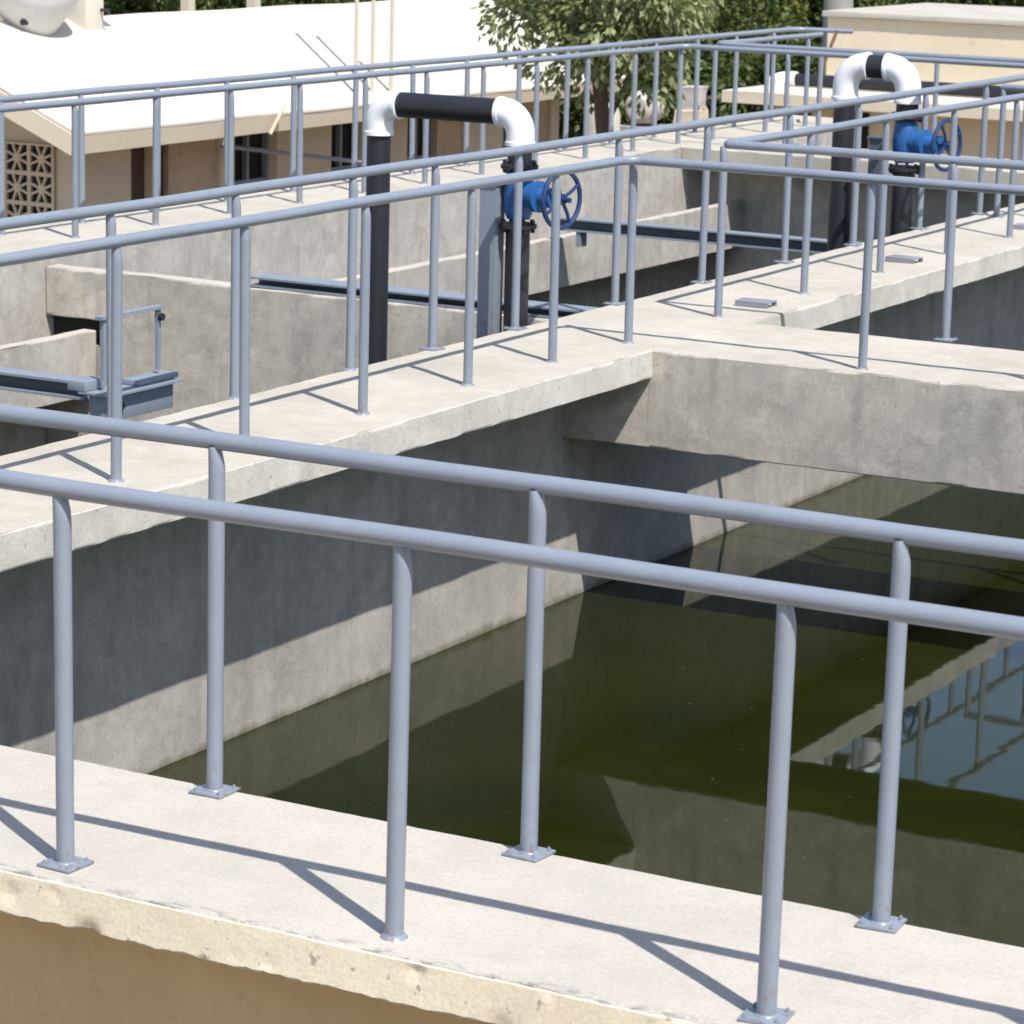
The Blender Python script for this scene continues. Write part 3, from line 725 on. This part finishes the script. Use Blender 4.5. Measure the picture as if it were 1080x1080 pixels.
# ------------------------------------------------------------------ trees
def crown_mesh(name, mat, rx, ry, rz, clumps, leaves, size, seed, hang=.3):
    rng = random.Random(seed); verts = []; faces = []
    cl = []
    for _ in range(clumps):
        while True:
            p = Vector((rng.uniform(-1, 1), rng.uniform(-1, 1), rng.uniform(-1, 1)))
            if .25 < p.length < 1: break
        p = p * (.75 + .35 * noise.noise(p * 2.2 + Vector((seed, 0, 0))))
        cl.append((Vector((p.x * rx, p.y * ry, p.z * rz)), rng.uniform(.16, .34) * (rx + rz) / 2))
    for c, cr in cl:
        for _ in range(leaves):
            d = Vector((rng.gauss(0, 1), rng.gauss(0, 1), rng.gauss(0, .8))).normalized() * cr * rng.uniform(.45, 1.0)
            p = c + d
            s = size * rng.uniform(.6, 1.3)
            ax = (d.normalized() + Vector((rng.uniform(-.7, .7), rng.uniform(-.7, .7), rng.uniform(-.7, .3) - hang))).normalized()
            side = ax.cross(Vector((rng.uniform(-1, 1), rng.uniform(-1, 1), rng.uniform(-.2, 1)))).normalized()
            b0 = len(verts); nn = ax.cross(side) * s * .12
            verts += [p, p + ax * s * .5 + side * s * .26 + nn, p + ax * s, p + ax * s * .5 - side * s * .26 + nn]
            faces.append((b0, b0 + 1, b0 + 2, b0 + 3))
    me = bpy.data.meshes.new(name); me.from_pydata([tuple(v) for v in verts], [], faces); me.update()
    me.materials.append(mat)
    for q in me.polygons: q.use_smooth = True
    return me, cl
def tree(p, h, crown, cl, label, group=None, lean=(0, 0), sc=1.0, rz=0, tr=.12, name='tree'):
    o = thing(name, label, 'tree', p, group)
    top = Vector((lean[0], lean[1], h))
    mb = MB(); base = Vector((0, 0, -.05))
    pts = [base.lerp(top, k / 6) + Vector((noise.noise((k * .9, h, 0)) * .12, noise.noise((0, k * .9, h)) * .12, 0)) * (k > 0) for k in range(7)]
    mb.tube(pts, tr, 10, radii=[tr * (1.25 - .6 * k / 6) for k in range(7)])
    ct = Matrix.Rotation(rz, 3, 'Z')
    for c, cr in cl[::3][:16]:
        e = top + (ct @ c) * sc
        s = pts[4].lerp(pts[6], random.random()); mid = s.lerp(e, .5) + Vector((0, 0, .12))
        mb.tube([s, mid, e], .03, 6, radii=[tr * .42, tr * .25, tr * .08])
    obj('trunk', mb, M['bark'], o)
    c = bpy.data.objects.new('crown', crown); COL.objects.link(c); c.parent = o; c.location = top; c.scale = (sc, sc, sc); c.rotation_euler = (0, 0, rz)
    return o
cB = [crown_mesh('crown', M['leafB'], 2.3, 2.3, 1.9, 66, 520, .115, s) for s in (3, 9)]
cA = [crown_mesh('crown', M['leafA'], 2.2, 2.2, 1.7, 64, 520, .115, s) for s in (5, 12)]
cC = crown_mesh('crown', M['leafC'], 1.5, 1.45, 1.0, 44, 170, .11, 21, .6)
p = yard(624, 31.6)
tree(p, 3.9, cC[0], cC[1], 'small pale leaved tree with a leaning brown trunk in front of the white building', lean=(-.1, .1), tr=.10, name='small_tree')
rowspec = [(535, 46, 3.0, 0, 'A'), (585, 43, 2.6, 1, 'A'), (640, 45, 3.0, 0, 'B'), (690, 42, 2.0, 1, 'B'), (740, 44, 2.7, 1, 'A'), (775, 41.5, 1.9, 0, 'B'), (820, 45, 3.2, 1, 'B'),
           (865, 48, 3.3, 0, 'B'), (930, 47, 3.4, 1, 'A'), (1000, 48, 3.3, 0, 'A'), (1070, 47, 3.2, 1, 'B'), (130, 47, 3.2, 0, 'B'), (215, 48, 3.4, 1, 'A'), (300, 47, 3.1, 1, 'B'), (385, 48, 3.3, 0, 'A'), (460, 50, 3.6, 1, 'A'),
           (612, 52, 4.2, 1, 'A'), (710, 52, 4.4, 0, 'A'), (800, 53, 4.4, 1, 'A'), (500, 56, 4.4, 0, 'B')]
labs = {535: 'bushy olive tree just right of the white roof end', 585: 'low olive green tree filling in behind the small pale leaved tree', 640: 'dark green bush tree behind the white barrel',
        690: 'low dark bush between the barrel and the broken cream post', 740: 'yellowish green bush right of the broken cream post', 775: 'low dark green bush left of the white pipe elbow',
        820: 'dark tree directly left of the thick grey pole', 865: 'dark tree behind the thick grey pole', 930: 'olive tree showing over the left end of the cream tank building', 1000: 'olive tree showing over the middle of the cream tank building',
        1070: 'dark tree showing over the right end of the cream tank building', 130: 'dark tree behind the vent box at upper left', 215: 'olive tree between the left and middle fence posts', 300: 'dark tree right of the middle fence post',
        385: 'olive tree behind the rightmost fence post', 460: 'olive tree behind the right part of the white roof ridge', 612: 'tall olive tree rising behind the small pale leaved tree', 710: 'tall olive tree at the back above the broken cream post',
        800: 'tall olive tree at the back left of the grey pole', 500: 'tall dark tree farthest back above the end of the white roof'}
for px, d, h, k, kind in rowspec:
    me, cl = (cA if kind == 'A' else cB)[k]
    tree(yard(px, d), h, me, cl, labs[px], 'trees and bushes beyond the yard', sc=random.uniform(.85, 1.1), rz=random.uniform(0, 6.28), tr=.14)
